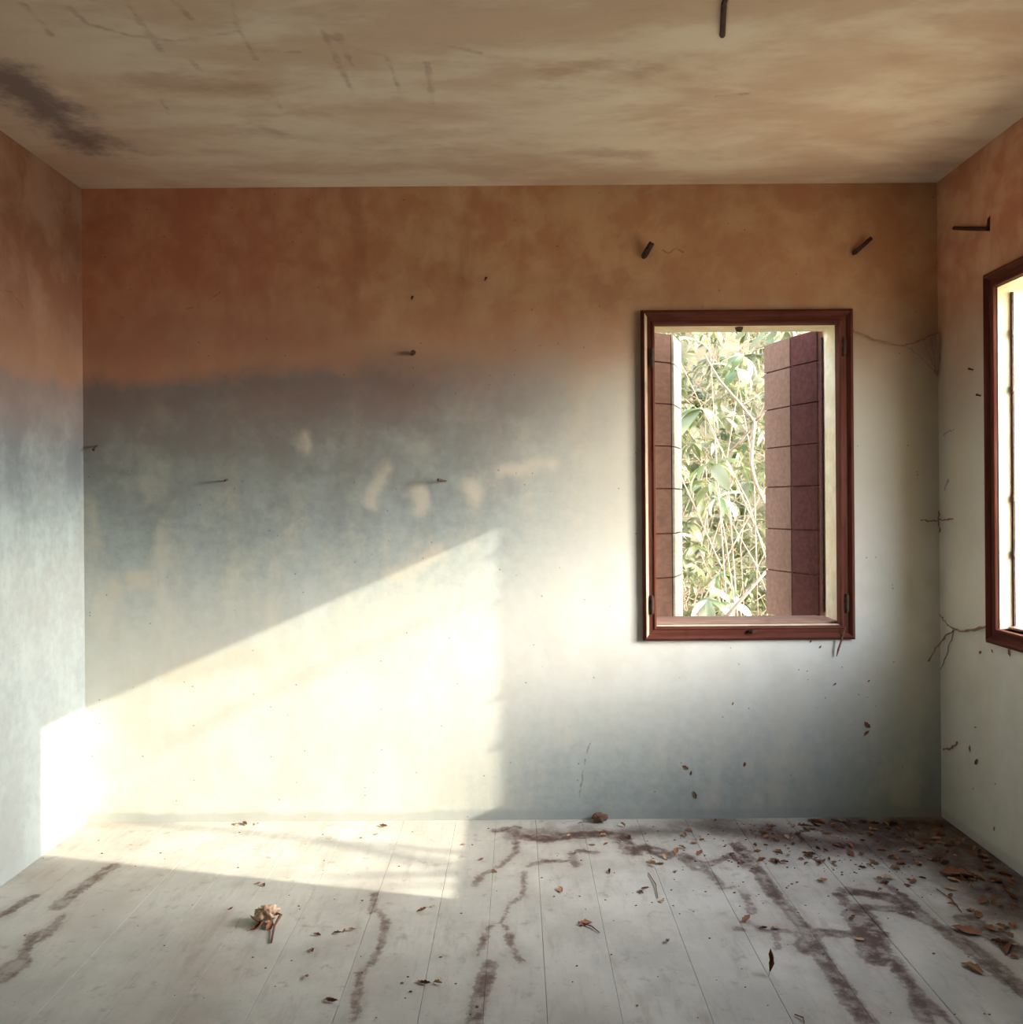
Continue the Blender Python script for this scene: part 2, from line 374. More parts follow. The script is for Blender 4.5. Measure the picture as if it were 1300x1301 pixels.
M['earth'] = flat_mat('dry_grass_earth', (.36, .30, .20), (.50, .44, .30), .95, 3)

# ------------------------------------------------------------------ mesh helpers
def link(name, me, mats, parent=None, smooth=False):
    o = bpy.data.objects.new(name, me); COL.objects.link(o)
    for m in (mats if isinstance(mats, (list, tuple)) else [mats]): me.materials.append(m)
    if smooth: me.polygons.foreach_set('use_smooth', [True] * len(me.polygons))
    if parent: o.parent = parent
    return o
def bm_obj(name, bm, mats, parent=None, smooth=False):
    bmesh.ops.recalc_face_normals(bm, faces=bm.faces)
    me = bpy.data.meshes.new(name); bm.to_mesh(me); bm.free()
    return link(name, me, mats, parent, smooth)
def empty(name, loc=(0, 0, 0)):
    o = bpy.data.objects.new(name, None); COL.objects.link(o); o.location = loc; o.empty_display_size = .1; return o
def tag(o, label=None, cat=None, group=None, kind=None):
    if label: o['label'] = label
    if cat: o['category'] = cat
    if group: o['group'] = group
    if kind: o['kind'] = kind
    return o
def box(bm, lo, hi, bev=0.0):
    r = bmesh.ops.create_cube(bm, size=1.0)
    for v in r['verts']:
        v.co = Vector([lo[i] + (v.co[i] + .5) * (hi[i] - lo[i]) for i in range(3)])
    if bev:
        es = list({e for v in r['verts'] for e in v.link_edges})
        bmesh.ops.bevel(bm, geom=es, offset=bev, segments=1, affect='EDGES')
def tube(bm, pts, radii, n=6, cap=True):
    pts = [Vector(p) for p in pts]; rings = []
    if not isinstance(radii, (list, tuple)): radii = [radii] * len(pts)
    for i, p in enumerate(pts):
        d = (pts[min(i + 1, len(pts) - 1)] - pts[max(i - 1, 0)]).normalized()
        a = d.cross(Vector((.31, .17, .93))); a = a.normalized() if a.length > .01 else d.orthogonal().normalized()
        b = d.cross(a)
        rings.append([bm.verts.new(p + (a * math.cos(t) + b * math.sin(t)) * radii[i]) for t in [k * 2 * math.pi / n for k in range(n)]])
    for r0, r1 in zip(rings[:-1], rings[1:]):
        for k in range(n): bm.faces.new((r0[k], r0[(k + 1) % n], r1[(k + 1) % n], r1[k]))
    if cap:
        bm.faces.new(rings[0][::-1]); bm.faces.new(rings[-1])

def wall(name, axis, face, out, a0, a1, z0, z1, holes, mats):
    """slab wall; axis = run axis, face = inner face coordinate, out = outward sign. reveals get mats[1], outside mats[2]"""
    bm = bmesh.new()
    A = sorted({a0, a1, *[h[0] for h in holes], *[h[1] for h in holes]}); Zs = sorted({z0, z1, *[h[2] for h in holes], *[h[3] for h in holes]})
    Z = [z for z in Zs if z0 <= z <= z1]
    inside = lambda a, z: any(h[0] < a < h[1] and h[2] < z < h[3] for h in holes)
    cache = {}
    def v(a, z, o):
        k = (a, z, o)
        if k not in cache:
            q = face + out * T * o
            cache[k] = bm.verts.new((a, q, z) if axis == 'x' else (q, a, z))
        return cache[k]
    solid = {}
    for i in range(len(A) - 1):
        for j in range(len(Z) - 1):
            solid[i, j] = not inside((A[i] + A[i + 1]) / 2, (Z[j] + Z[j + 1]) / 2)
    for (i, j), s in solid.items():
        if not s: continue
        c = [(A[i], Z[j]), (A[i + 1], Z[j]), (A[i + 1], Z[j + 1]), (A[i], Z[j + 1])]
        bm.faces.new([v(a, z, 0) for a, z in c]).material_index = 0
        bm.faces.new([v(a, z, 1) for a, z in c][::-1]).material_index = 2
        for (di, dj), (p, q) in (((-1, 0), (c[0], c[3])), ((1, 0), (c[1], c[2])), ((0, -1), (c[0], c[1])), ((0, 1), (c[3], c[2]))):
            if not solid.get((i + di, j + dj), False):
                f = bm.faces.new([v(*p, 0), v(*q, 0), v(*q, 1), v(*p, 1)])
                f.material_index = 1 if (i + di, j + dj) in solid else 2
    o = bm_obj(name, bm, mats); tag(o, kind='structure'); return o

# ------------------------------------------------------------------ shell
mats3 = lambda k: [M[k], M['reveal'], M['render']]
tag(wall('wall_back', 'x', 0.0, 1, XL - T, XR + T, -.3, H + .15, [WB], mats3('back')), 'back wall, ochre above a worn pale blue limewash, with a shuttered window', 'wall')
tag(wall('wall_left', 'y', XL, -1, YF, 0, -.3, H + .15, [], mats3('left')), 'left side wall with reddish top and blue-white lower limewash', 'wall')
tag(wall('wall_right', 'y', XR, 1, YF, 0, -.3, H + .15, [WR], mats3('right')), 'right side wall of stained pale plaster with a sunlit window', 'wall')
tag(wall('wall_front', 'x', YF, -1, XL - T, XR + T, -.3, H + .15, [], [M['frontw'], M['reveal'], M['render']]), 'unseen dark plaster wall facing the shuttered window', 'wall')
def sheet(bm, xs, ys, zf):
    g = [[bm.verts.new((x, y, zf(i))) for y in ys] for i, x in enumerate(xs)]
    for i in range(len(xs) - 1):
        for j in range(len(ys) - 1): bm.faces.new((g[i][j], g[i + 1][j], g[i + 1][j + 1], g[i][j + 1]))
    return g
def runs(a, b, st): n = max(1, round((b - a) / st)); return [a + (b - a) * k / n for k in range(n + 1)]
bm = bmesh.new(); sheet(bm, runs(XL, XR, .0125), [YF] + runs(-2.0, 0, .0125), lambda i: H)
box(bm, (XL - T, YF - T, H + .01), (XR + T, T, H + .15))
ce = tag(bm_obj('ceiling', bm, M['ceil']), 'cracked tan plaster ceiling with a dark mould patch', 'ceiling', kind='structure')
for k in ('crack', 'smear', 'mould'): set_field(ce.data, k, FIELDS[k])
bm = bmesh.new(); box(bm, (XL, YF, -.3), (XR, 0, -.032))
flr = tag(bm_obj('floor', bm, M['dark']), 'grey painted plank floor with dark brown water stains', 'floor', kind='structure')
seams = [XL, -1.76, -1.56, -1.36, -1.16, -.965, -.763, -.52, -.285, -.105, .073, .28, .528, .744, .965, 1.20, 1.435, 1.67, XR]
rng = random.Random(3)
for a, b in zip(seams[:-1], seams[1:]):
    bm = bmesh.new(); dz = rng.uniform(-.0014, 0.0)
    g0, g1 = (rng.choice((.0003, .0006, .0009)) if a > XL else 0), (.0003 if b < XR else 0)
    xs = runs(a + g0 + .0008, b - g1 - .0008, .015); xs = [a + g0] + xs + [b - g1]
    g = sheet(bm, xs, [YF] + runs(-1.8, 0, .015), lambda i: dz - (.0008 if i in (0, len(xs) - 1) else 0))
    lo = {}
    def dn_(v):
        if v not in lo: lo[v] = bm.verts.new((v.co.x, v.co.y, -.032))
        return lo[v]
    rim = [c[0] for c in g] + g[-1][1:] + [c[-1] for c in g[-2::-1]] + g[0][-2:0:-1]
    for p, q_ in zip(rim, rim[1:] + rim[:1]): bm.faces.new((p, q_, dn_(q_), dn_(p)))
    bo = bm_obj('floor_board', bm, M['floor'], flr); set_field(bo.data, 'stain', FIELDS['stain']); set_field(bo.data, 'dust_shade', FIELDS['dust_shade'])
bm = bmesh.new(); box(bm, (-40, -40, -.75), (40, 40, -.55))
tag(bm_obj('ground', bm, M['earth']), 'dry grassy ground outside the house', 'ground', kind='structure')

# added earth bank, put in to close off the bright sky
xs = [-9 + 21 * k / 42 for k in range(43)]; ys = [5.6 + 6 * k / 16 for k in range(17)]
bm = bmesh.new(); from mathutils import noise as mno
g = [[bm.verts.new((x, y, -.6 + (y - 5.6) * 1.15 + (.5 * mno.noise(Vector((x * .7, y * .9, 1.0))) if y > 5.7 else 0))) for y in ys] for x in xs]
for i in range(42):
    for j in range(16): bm.faces.new((g[i][j], g[i + 1][j], g[i + 1][j + 1], g[i][j + 1]))
tag(bm_obj('bank', bm, M['bank'], None, True), 'added brown earth bank rising behind the thicket', 'bank', kind='structure')

# ------------------------------------------------------------------ windows
def frame(win, axis, face, out, rect, wid=.062):
    """mitred moulded casing round rect = the clear opening (a0,a1,z0,z1)"""
    a0, a1, z0, z1 = rect
    prof = [(wid, -.002), (wid, .020), (wid - .011, .028), (wid - .014, .028), (wid - .028, .010), (.016, .011), (.010, .016), (.002, .014), (0, .008), (0, -.035), (.008, -.035), (.008, -.002)]
    cs = [(a0, z0, -1, -1), (a1, z0, 1, -1), (a1, z1, 1, 1), (a0, z1, -1, 1)]
    names = ['frame_rail', 'frame_stile', 'frame_rail', 'frame_stile']
    for k in range(4):
        bm = bmesh.new(); ends = []
        for c in (cs[k], cs[(k + 1) % 4]):
            r = []
            for off, dep in prof:
                a, z = c[0] + c[2] * off, c[1] + c[3] * off
                q = face - out * dep
                r.append(bm.verts.new((a, q, z) if axis == 'x' else (q, a, z)))
            ends.append(r)
        m = len(prof)
        for i in range(m): bm.faces.new((ends[0][i], ends[0][(i + 1) % m], ends[1][(i + 1) % m], ends[1][i]))
        bm.faces.new(ends[0]); bm.faces.new(ends[1][::-1])
        bm.faces.ensure_lookup_table(); bm.faces[3].material_index = 1 if k == 3 and axis == 'x' else 0
        mat = M['frame'] if k % 2 else (M['frameh'] if axis == 'x' else M['framey'])
        bm_obj(names[k], bm, [mat, M['worn']], win)

def shutter_panel(win, p0, p1, z0, z1, cuts, mat='shutter'):
    """one folding panel: a backing frame with horizontal boards, standing between plan points p0 and p1"""
    p0, p1 = Vector((*p0, 0)), Vector((*p1, 0)); d = (p1 - p0); L = d.length; d.normalize()
    e = bpy.data.objects.new('shutter_panel', None); 
    nrm = Vector((d.y, -d.x, 0))
    bm = bmesh.new()
    def lb(lo, hi, bev=0): 
        b2 = bmesh.new(); box(b2, lo, hi, bev)
        return b2
    M4 = Matrix(((d.x, nrm.x, 0, p0.x), (d.y, nrm.y, 0, p0.y), (0, 0, 1, 0), (0, 0, 0, 1)))
    back = bmesh.new(); box(back, (0.004, -.012, z0), (L - .004, .010, z1))
    back.transform(M4); po = bm_obj('shutter_panel', back, M['frame'], win)
    zs = [z0] + list(cuts) + [z1]
    for i, (a, b) in enumerate(zip(zs[:-1], zs[1:])):
        b2 = lb((0.0025, .010, a + .0028), (L - .0025, .022, b - .0028), .0014)
        b2.transform(M4); bm_obj('shutter_board', b2, M[mat], po)
    return po

# back window
w1 = empty('window_1', ((WB[0] + WB[1]) / 2, 0, WB[2])); tag(w1, 'tall red-brown framed window with folding board shutters open onto foliage', 'window', kind='structure')
bpy.context.view_layer.update()
class Off:  # parent helper that keeps world coordinates
    pass
def adopt(o, p): o.parent = p; o.matrix_parent_inverse = p.matrix_world.inverted()
_link = link
def link(name, me, mats, parent=None, smooth=False):
    o = _link(name, me, mats, None, smooth)
    if parent:
        o.parent = parent
        if parent.type == 'EMPTY': o.matrix_parent_inverse = Matrix.Translation(parent.location).inverted()
    return o
fr = (on_y(833, 640).x, on_y(1066, 640).x, on_y(950, 795).z, on_y(950, 412).z)
frame(w1, 'x', 0.0, 1, fr)
bm = bmesh.new(); box(bm, (WB[0] + .001, .0355, WB[2]), (WB[1] - .001, T + .02, WB[2] + .012), .003); bm_obj('window_sill', bm, M['sill'], w1)
shz = [.835 + i * .2 for i in range(0)]
def zc(px, ys, dist): return [on_y(px, yy, dist - D).z for yy in ys]
cutsR = sorted(zc(1015, [465, 515, 566, 618, 673, 728], D + .37))
shutter_panel(w1, (1.383, .405), (1.452, .222), .838, 2.242, cutsR, 'shutter_shaded')
shutter_panel(w1, (1.318, .635), (1.3826, .406), .838, 2.242, cutsR)
cutsL = sorted(zc(843, [461, 513.5, 567, 621, 678, 734], D + .29))
shutter_panel(w1, (.595, .235), (.742, .322), .838, 2.242, cutsL)
shutter_panel(w1, (.748, .325), (.826, .545), .838, 2.242, cutsL, 'shutter_sunlit')
def hinge(win, c, r=.0065, h=.085, y=-.018):
    bm = bmesh.new(); tube(bm, [(c[0], y, c[2] - h / 2), (c[0], y, c[2] - h / 2 + .004), (c[0], y, c[2] + h / 2 - .004), (c[0], y, c[2] + h / 2)], [r * .7, r, r, r * .7], 8)
    box(bm, (c[0] - .011, y + .002, c[2] - h * .42), (c[0] + .011, y + .010, c[2] + h * .42), .001)
    bm_obj('hinge', bm, M['iron'], win)
for px, py in ((828, 455), (828, 768), (1071, 441), (1074.5, 766)):
    hinge(w1, on_y(px, py))
p = on_y(955, 801)
bm = bmesh.new(); box(bm, (p.x - .02, -.024, p.z - .006), (p.x + .02, -.011, p.z + .004), .002); tube(bm, [(p.x, -.034, p.z + .0), (p.x, -.013, p.z)], .008, 8); bm_obj('latch_keeper', bm, M['iron'], w1)
p = on_y(940, 420, .1)
bm = bmesh.new(); tube(bm, [(p.x, .11, WB[3] + .003), (p.x, .11, WB[3] - .006), (p.x, .11, WB[3] - .02)], [.02, .018, .012], 10); bm_obj('bolt_socket', bm, M['iron'], w1)
for xx in (fr[0] - .008, fr[1] + .005):   # hinge rods of the shutters on the reveal
    bm = bmesh.new(); tube(bm, [(WB[1] - .008 if xx > 1 else WB[0] + .008, .205, .9), (WB[1] - .008 if xx > 1 else WB[0] + .008, .205, 2.2)], .006, 6); bm_obj('shutter_pin', bm, M['iron'], w1)

# right window with its casing, and the one beside the camera
def side_window(name, rect, label):
    w = empty(name, (XR, (rect[0] + rect[1]) / 2, rect[2])); tag(w, label, 'window', kind='structure')
    frame(w, 'y', XR, 1, (rect[0] - .006, rect[1] + .004, rect[2] - .0, rect[3] + .004))
    bm = bmesh.new(); box(bm, (XR + .0355, rect[0] + .001, rect[2]), (XR + T + .02, rect[1] - .001, rect[2] + .01), .003); bm_obj('window_sill', bm, M['sill'], w)
    # shutter stop with its iron pins on the far reveal
    for ys, s in ((rect[1], -1), (rect[0], 1)):
        bm = bmesh.new(); box(bm, (XR + .050, ys, rect[2] + .012), (XR + .056, ys + s * .012, rect[3] - .02), .001); bm_obj('shutter_stop', bm, M['iron'], w)
        for zz in (.28, .50, .93, 1.15):
            bm = bmesh.new(); tube(bm, [(XR + .05, ys + s * .012, rect[2] + zz), (XR + .048, ys + s * .017, rect[2] + zz + .004), (XR + .047, ys + s * .015, rect[2] + zz + .03)], [.006, .007, .004], 6); bm_obj('shutter_pin', bm, M['iron'], w)
    return w
side_window('window_2', WR, 'red-brown framed window in the right wall with a sunlit cream reveal')
for nm, loc, rot, sx, sy in (('portal_back', ((WB[0] + WB[1]) / 2, T + .03, (WB[2] + WB[3]) / 2), (-math.pi / 2, 0, 0), .86, 1.38),
                             ('portal_right', (XR + T + .03, (WR[0] + WR[1]) / 2, (WR[2] + WR[3]) / 2), (0, math.pi / 2, 0), 1.36, .88)):
    l = bpy.data.lights.new(nm, 'AREA'); l.shape = 'RECTANGLE'; l.size = sx; l.size_y = sy; l.cycles.is_portal = True
    o = bpy.data.objects.new(nm, l); COL.objects.link(o); o.location = loc; o.rotation_euler = rot

# ------------------------------------------------------------------ iron pegs, nails, webs
def rod(name, pts, r, label, cat, group=None, mat='iron', n=7):
    bm = bmesh.new(); tube(bm, pts, r, n); return tag(bm_obj(name, bm, M[mat]), label, cat, group)
a, b = on_y(1085, 322), on_y(1104, 305)
rod('iron_peg', [(a.x, .004, a.z), (a.x + .002, -.012, a.z + .002), ((a.x + b.x) / 2, -.022, (a.z + b.z) / 2), (b.x, -.03, b.z)], [.009, .011, .010, .009], 'slanting rusty iron peg high on the back wall near the right corner', 'peg')
a, b = on_y(818, 326), on_y(827, 311)
rod('iron_peg', [(a.x, .004, a.z), (a.x + .003, -.018, a.z + .004), ((a.x + b.x) / 2, -.024, (a.z + b.z) / 2), (b.x, -.034, b.z)], [.012, .014, .014, .013], 'short stubby iron peg above the left corner of the shuttered window', 'peg')
a, b = on_x(1256, 291, XR - .006), on_x(1212, 290, XR - .022)
rod('iron_bracket', [(XR + .002, a.y, a.z + .05), (XR - .004, a.y, a.z + .04), (XR - .006, a.y, a.z), (XR - .014, (a.y + b.y) / 2, (a.z + b.z) / 2), (XR - .022, b.y, b.z)], [.004, .005, .009, .009, .008], 'bent iron rod on the right wall above the sunlit window frame', 'bracket')
a, b = on_z(918, 42, H), on_z(920, 0, H)
rod('ceiling_rod', [(b.x, b.y - .1, H - .006), (b.x, b.y, H - .008), (a.x, a.y, H - .007), (a.x, a.y + .004, H + .003)], [.008, .008, .009, .009], 'thin iron rod running along the plaster ceiling', 'rod')
def nail(px, py, r, ln, label, fn=on_y, X=None, dx=.006, dz=.004, group=None):
    c = fn(px, py); bm = bmesh.new()
    if X is None: pts = [(c.x, .004, c.z), (c.x + dx * .5, -ln * .6, c.z + dz * .5), (c.x + dx, -ln, c.z + dz), (c.x + dx * 1.1, -ln - .003, c.z + dz * 1.1)]
    else: pts = [(X + .004, c.y, c.z), (X - ln * .6, c.y - dx, c.z + dz * .5), (X - ln, c.y - dx, c.z + dz), (X - ln - .003, c.y - dx, c.z + dz)]
    tube(bm, pts, [r * .6, r * .6, r, r], 7)
    return tag(bm_obj('nail', bm, M['iron']), label, 'nail', group)
nail(523, 380, .006, .02, 'small black nail in the ochre upper back wall, lower of two')
nail(616, 356, .006, .02, 'small black nail in the ochre upper back wall, higher of two')
nail(524, 450, .012, .018, 'stubby rusty nail with a stain at the edge of ochre and blue')
nail(567, 611, .006, .05, 'bent nail sticking out above the two bare cream patches', dx=-.03)
nail(285, 611, .006, .045, 'bent nail in the blue limewash nearer the left corner', dx=.025)
nail(123, 566, .006, .03, 'short upright nail stub beside the left corner edge', dz=-.02, dx=0)
nail(1236, 470, .005, .018, 'tiny nail in the right wall beside the window frame, upper one', fn=lambda a, b: on_x(a, b, XR), X=XR)
nail(1246, 503, .005, .018, 'tiny nail in the right wall beside the window frame, lower one', fn=lambda a, b: on_x(a, b, XR), X=XR)

def catenary(a, b, sag, n=10, rnd=None, jit=0.0):
    a, b = Vector(a), Vector(b); out = []
    for i in range(n + 1):
        t = i / n; p = a.lerp(b, t); p.z -= sag * 4 * t * (1 - t)
        if rnd and 0 < i < n: p += Vector((rnd.uniform(-jit, jit), rnd.uniform(-jit, 0), rnd.uniform(-jit, jit)))
        out.append(p)
    return out
def web(name, strands, label):
    rg = random.Random(5); bm = bmesh.new()
    for a, b, sag, r in strands:
        pts = catenary(a, b, sag, 10, rg, .004)
        tube(bm, pts, [r * rg.uniform(.6, 1.4) for _ in pts], 5)
    return tag(bm_obj(name, bm, M['web']), label, 'cobweb')
c0 = on_y(1084, 420, -.01); c1 = Vector((XR - .012, -.03, on_y(1190, 425).z)); cm = on_y(1150, 439, -.03)
cl = Vector((XR - .012, -.012, on_y(1190, 478).z))
web('cobweb', [(c0, cm, .012, .0035), (cm, c1, .006, .005), (cm, cl, -.015, .002), (cm.lerp(c1, .5), cl, -.008, .0015), (c1, cl, 0, .0035), (cm.lerp(c1, .75), cl, -.004, .0015)], 'dusty cobweb slung from the shuttered window frame to the room corner')
c0 = on_y(1170, 661, -.005); cc = Vector((XR - .008, -.012, on_y(1193, 660).z)); c1 = on_x(1211, 659, XR - .004)
web('cobweb', [(c0, cc, .004, .003), (cc, c1, .004, .003), (cc + Vector((0, 0, .04)), cc - Vector((0, 0, .06)), 0, .003)], 'small cross-shaped cobweb in the corner at half height')
c0 = on_y(1180, 840, -.004); cc = on_x(1212, 800, XR - .01); c1 = on_x(1255, 795, XR - .012)
web('cobweb', [(c0, cc, -.02, .0035), (cc, c1, .012, .005), (Vector((XR - .008, -.012, on_y(1194, 780).z)), cc, .006, .0025), (cc, Vector((XR - .008, -.012, on_y(1194, 850).z)), .01, .0018)], 'dusty cobweb hanging below the sunlit window frame into the corner')
c0 = on_x(1199, 952, XR - .004); c1 = on_x(1216, 943, XR - .006)
web('cobweb', [(c0, c1, .01, .0035)], 'short cobweb wisp low on the right wall')
p = on_y(1066, 812); rod('dry_stalk', [(p.x + .02, -.03, p.z + .06), (p.x + .004, -.03, p.z + .01), (p.x - .012, -.022, p.z - .045), (p.x - .015, -.012, p.z - .075)], [.002, .004, .005, .002], 'dry stalk hanging from the bottom corner of the shuttered window frame', 'stalk', mat='stem', n=5)

# ------------------------------------------------------------------ dead leaves
def dead_leaf_mesh(seed, lobes=0):
    rg = random.Random(seed); nu, nv = 8, 4; bm = bmesh.new(); grid = []
    curl = rg.uniform(.5, 2.6); bend = rg.uniform(-.8, 1.8); tw = rg.uniform(-.9, .9)
    for i in range(nu + 1):
        t = i / nu; w = .30 * math.sin(math.pi * min(1, t * .96 + .03)) ** .75 * (1 + .22 * math.sin(t * 17 + seed)) + .012
        row = []
        for j in range(nv + 1):
            s = (j / nv - .5) * 2; th = s * curl * .9
            y = w * (math.sin(th) / max(curl * .9, .1)); zz = w * (1 - math.cos(th)) / max(curl * .9, .1)
            a = tw * (t - .5); y, zz = y * math.cos(a) - zz * math.sin(a), y * math.sin(a) + zz * math.cos(a)
            x = t - .5; zz += bend * .25 * (x * x) + rg.uniform(-.02, .02)
            row.append(bm.verts.new((x, y + .04 * math.sin(t * 5 + seed), zz)))
        grid.append(row)
    for i in range(nu):
        for j in range(nv): bm.faces.new((grid[i][j], grid[i + 1][j], grid[i + 1][j + 1], grid[i][j + 1]))
    m = grid[0][nv // 2].co.copy(); tube(bm, [m, m + Vector((-.12, .02, .01)), m + Vector((-.24, .06, .0))], [.014, .012, .008], 4)
    zmin = min(v.co.z for v in bm.verts)
    for v in bm.verts: v.co.z -= zmin
    me = bpy.data.meshes.new('dead_leaf'); bm.to_mesh(me); bm.free()
    me.polygons.foreach_set('use_smooth', [True] * len(me.polygons)); return me
leaf_meshes = {k: [dead_leaf_mesh(s + 20 * i) for s in range(9)] for i, k in enumerate(('dry', 'drypale'))}
for k, ms in leaf_meshes.items():
    for me in ms: me.materials.append(M[k])
lrng = random.Random(11)
def dead_leaf(pos, size, label, group=None, pale=False, rz=None, tilt=0.0, k=None, name='dead_leaf', lift=.0005):
    ms = leaf_meshes['drypale' if pale else 'dry']
    o = bpy.data.objects.new(name, ms[lrng.randrange(9) if k is None else k]); COL.objects.link(o)
    o.scale = (size, size, size * lrng.uniform(.7, 1.15))
    R = Matrix.Rotation(rz if rz is not None else lrng.uniform(0, 6.28), 3, 'Z') @ Matrix.Rotation(tilt, 3, 'Y')
    o.rotation_euler = R.to_euler()
    zmin = min((R @ Vector((v.co.x * o.scale.x, v.co.y * o.scale.y, v.co.z * o.scale.z))).z for v in o.data.vertices)
    o.location = (pos[0], pos[1], lift - zmin)
    tag(o, label, 'leaf', group); return o
def inroom(p, m=.03): return Vector((min(max(p.x, XL + m), XR - m), min(p.y, -m), 0))
GA = 'leaf litter in the dark corner'
cnt = 0
while cnt < 205:        # thick in the corner, thinning out along the wall and towards the room
    u, v = lrng.random(), lrng.random()
    px = 1290 - 330 * u ** 1.25; base = 1040 if px < 1196 else 1040 + (px - 1196) * .72
    py = base + 4 + (78 + 30 * (px > 1100)) * v ** 1.7 * (1 - .35 * u)
    p = inroom(on_z(px, py), .035)
    if px > 1196 and p.x > XR - .04: p.x = XR - .04 - lrng.random() * .1
    pale = lrng.random() < .25; tone = 'tan' if pale else 'dark brown'
    where = 'against the foot of the back wall' if p.y > -.10 else ('lying close along the right wall' if p.x > XR - .22 else 'in the litter on the boards before the dark corner')
    dead_leaf(p, lrng.uniform(.02, .048), 'curled %s dead leaf %s' % (tone, where), GA + ', ' + tone + ' leaves ' + where, pale=pale, tilt=lrng.uniform(-.25, .25)); cnt += 1
LB = 'small dead leaf scattered among the brown stains in front of the shuttered window'; GB = 'leaves scattered over the stained boards'
for px, py in ((866, 1078), (880, 1072), (838, 1098), (826, 1096), (832, 1100), (845, 1090), (870, 1062), (878, 1056), (908, 1043), (860, 1083), (889, 1085), (930, 1086), (942, 1096), (968, 1092), (985, 1082),
               (893, 1068), (820, 1130), (840, 1146), (812, 1134), (775, 1108), (770, 1073), (765, 1062), (800, 1064), (790, 1050), (848, 1197), (786, 1070), (1000, 1064), (1020, 1092), (1045, 1120), (1060, 1100),
               (950, 1170), (970, 1180), (985, 1180), (1094, 1194), (1085, 1167), (1040, 1078), (983, 1050), (858, 1108), (722, 1062), (738, 1046), (753, 1074)):
    dead_leaf(inroom(on_z(px + lrng.uniform(-2, 2), py)), lrng.uniform(.022, .042), LB, GB, pale=lrng.random() < .5, tilt=lrng.uniform(-.3, .3))
LC = 'tiny crumpled leaf scrap on the clean grey boards between window and crumpled husk'; GC = 'leaf scraps on the clean boards'
for px, py in ((403, 1188), (437, 1184), (428, 1186), (447, 1182), (397, 1208), (390, 1242), (422, 1273), (416, 1271), (540, 1250), (534, 1248), (556, 1250), (536, 1157), (550, 1152), (712, 1130), (628, 1108), (612, 1092), (328, 1123), (335, 1125), (293, 1155)):
    dead_leaf(inroom(on_z(px, py)), lrng.uniform(.018, .034), LC, GC, pale=lrng.random() < .5, tilt=lrng.uniform(-.3, .3))
LD = 'pale dry leaf lying in the patch of sunlight on the floor'; GD = 'leaves in the sunlight'
for px, py, s in ((312, 1046, .05), (300, 1047, .03), (326, 1047, .03), (487, 1050, .04), (478, 1060, .02), (588, 1073, .022), (169, 1073, .025)):
    dead_leaf(inroom(on_z(px, py)), s, LD, GD, pale=True)
dead_leaf(on_z(980, 1235), .062, 'upright curled reddish leaf standing beside a plank seam on pale boards', tilt=-1.0, rz=1.2, k=2)
dead_leaf(on_z(744, 1174), .05, 'reddish-brown cupped leaf alone on clean grey boards', rz=.3, k=4)
dead_leaf(on_z(712, 1131), .045, 'ragged tan leaf beside the thin forked crack stain', pale=True, rz=1.8, k=5)
dead_leaf(on_z(1215, 1113), .115, 'largest long curled leaf at the edge of the dark corner litter', rz=2.7, k=3)
dead_leaf(on_z(1228, 1184), .09, 'long brown leaf lying along the dark stain near the right wall', rz=2.6, k=1)
dead_leaf(on_z(1280, 1206), .085, 'crumpled dark red leaf by the right wall in the shade', rz=1.0, k=6)
dead_leaf(on_z(1236, 1232), .07, 'folded tan leaf on pale boards close to the right wall', pale=True, rz=2.2, k=7)
dead_leaf(on_z(1160, 1121), .05, 'pale brown folded leaf just clear of the corner litter', pale=True, rz=.8, k=0)
# scraps caught on the plaster
def wall_scrap(px, py, size, face, label, group):
    me = leaf_meshes['dry'][lrng.randrange(9)]; o = bpy.data.objects.new('leaf_scrap', me); COL.objects.link(o); o.scale = (size, size, size * .5)
    rz = lrng.uniform(0, 6.28)
    if face == 'back':
        R = Matrix.Rotation(math.pi / 2, 3, 'X') @ Matrix.Rotation(rz, 3, 'Z'); p = on_y(px, py); o.location = (p.x, -.0005, p.z)
    else:
        R = Matrix.Rotation(-math.pi / 2, 3, 'Y') @ Matrix.Rotation(rz, 3, 'Z'); p = on_x(px, py, XR); o.location = (XR - .0005, p.y, p.z)
    o.rotation_euler = R.to_euler(); tag(o, label, 'leaf', group)
for px, py, s in ((871, 975, .03), (883, 1010, .035), (946, 971, .022), (878, 982, .022), (1102, 921, .035), (1101, 931, .03), (1061, 869, .015), (931, 894, .016), (1104, 865, .015), (1042, 822, .016), (1030, 815, .014)):
    wall_scrap(px, py, s, 'back', 'brown leaf scrap stuck to the plaster below the shuttered window', 'scraps stuck on the back wall')
for px, py, s in ((1233, 951, .026), (1241, 968, .034), (1246, 829, .024), (1261, 827, .018), (1283, 829, .028), (1240, 924, .018), (1264, 1053, .02), (1237, 1002, .014), (1265, 996, .014)):
    wall_scrap(px, py, s, 'right', 'dark leaf scrap stuck to the right wall below the window frame', 'scraps stuck on the right wall')

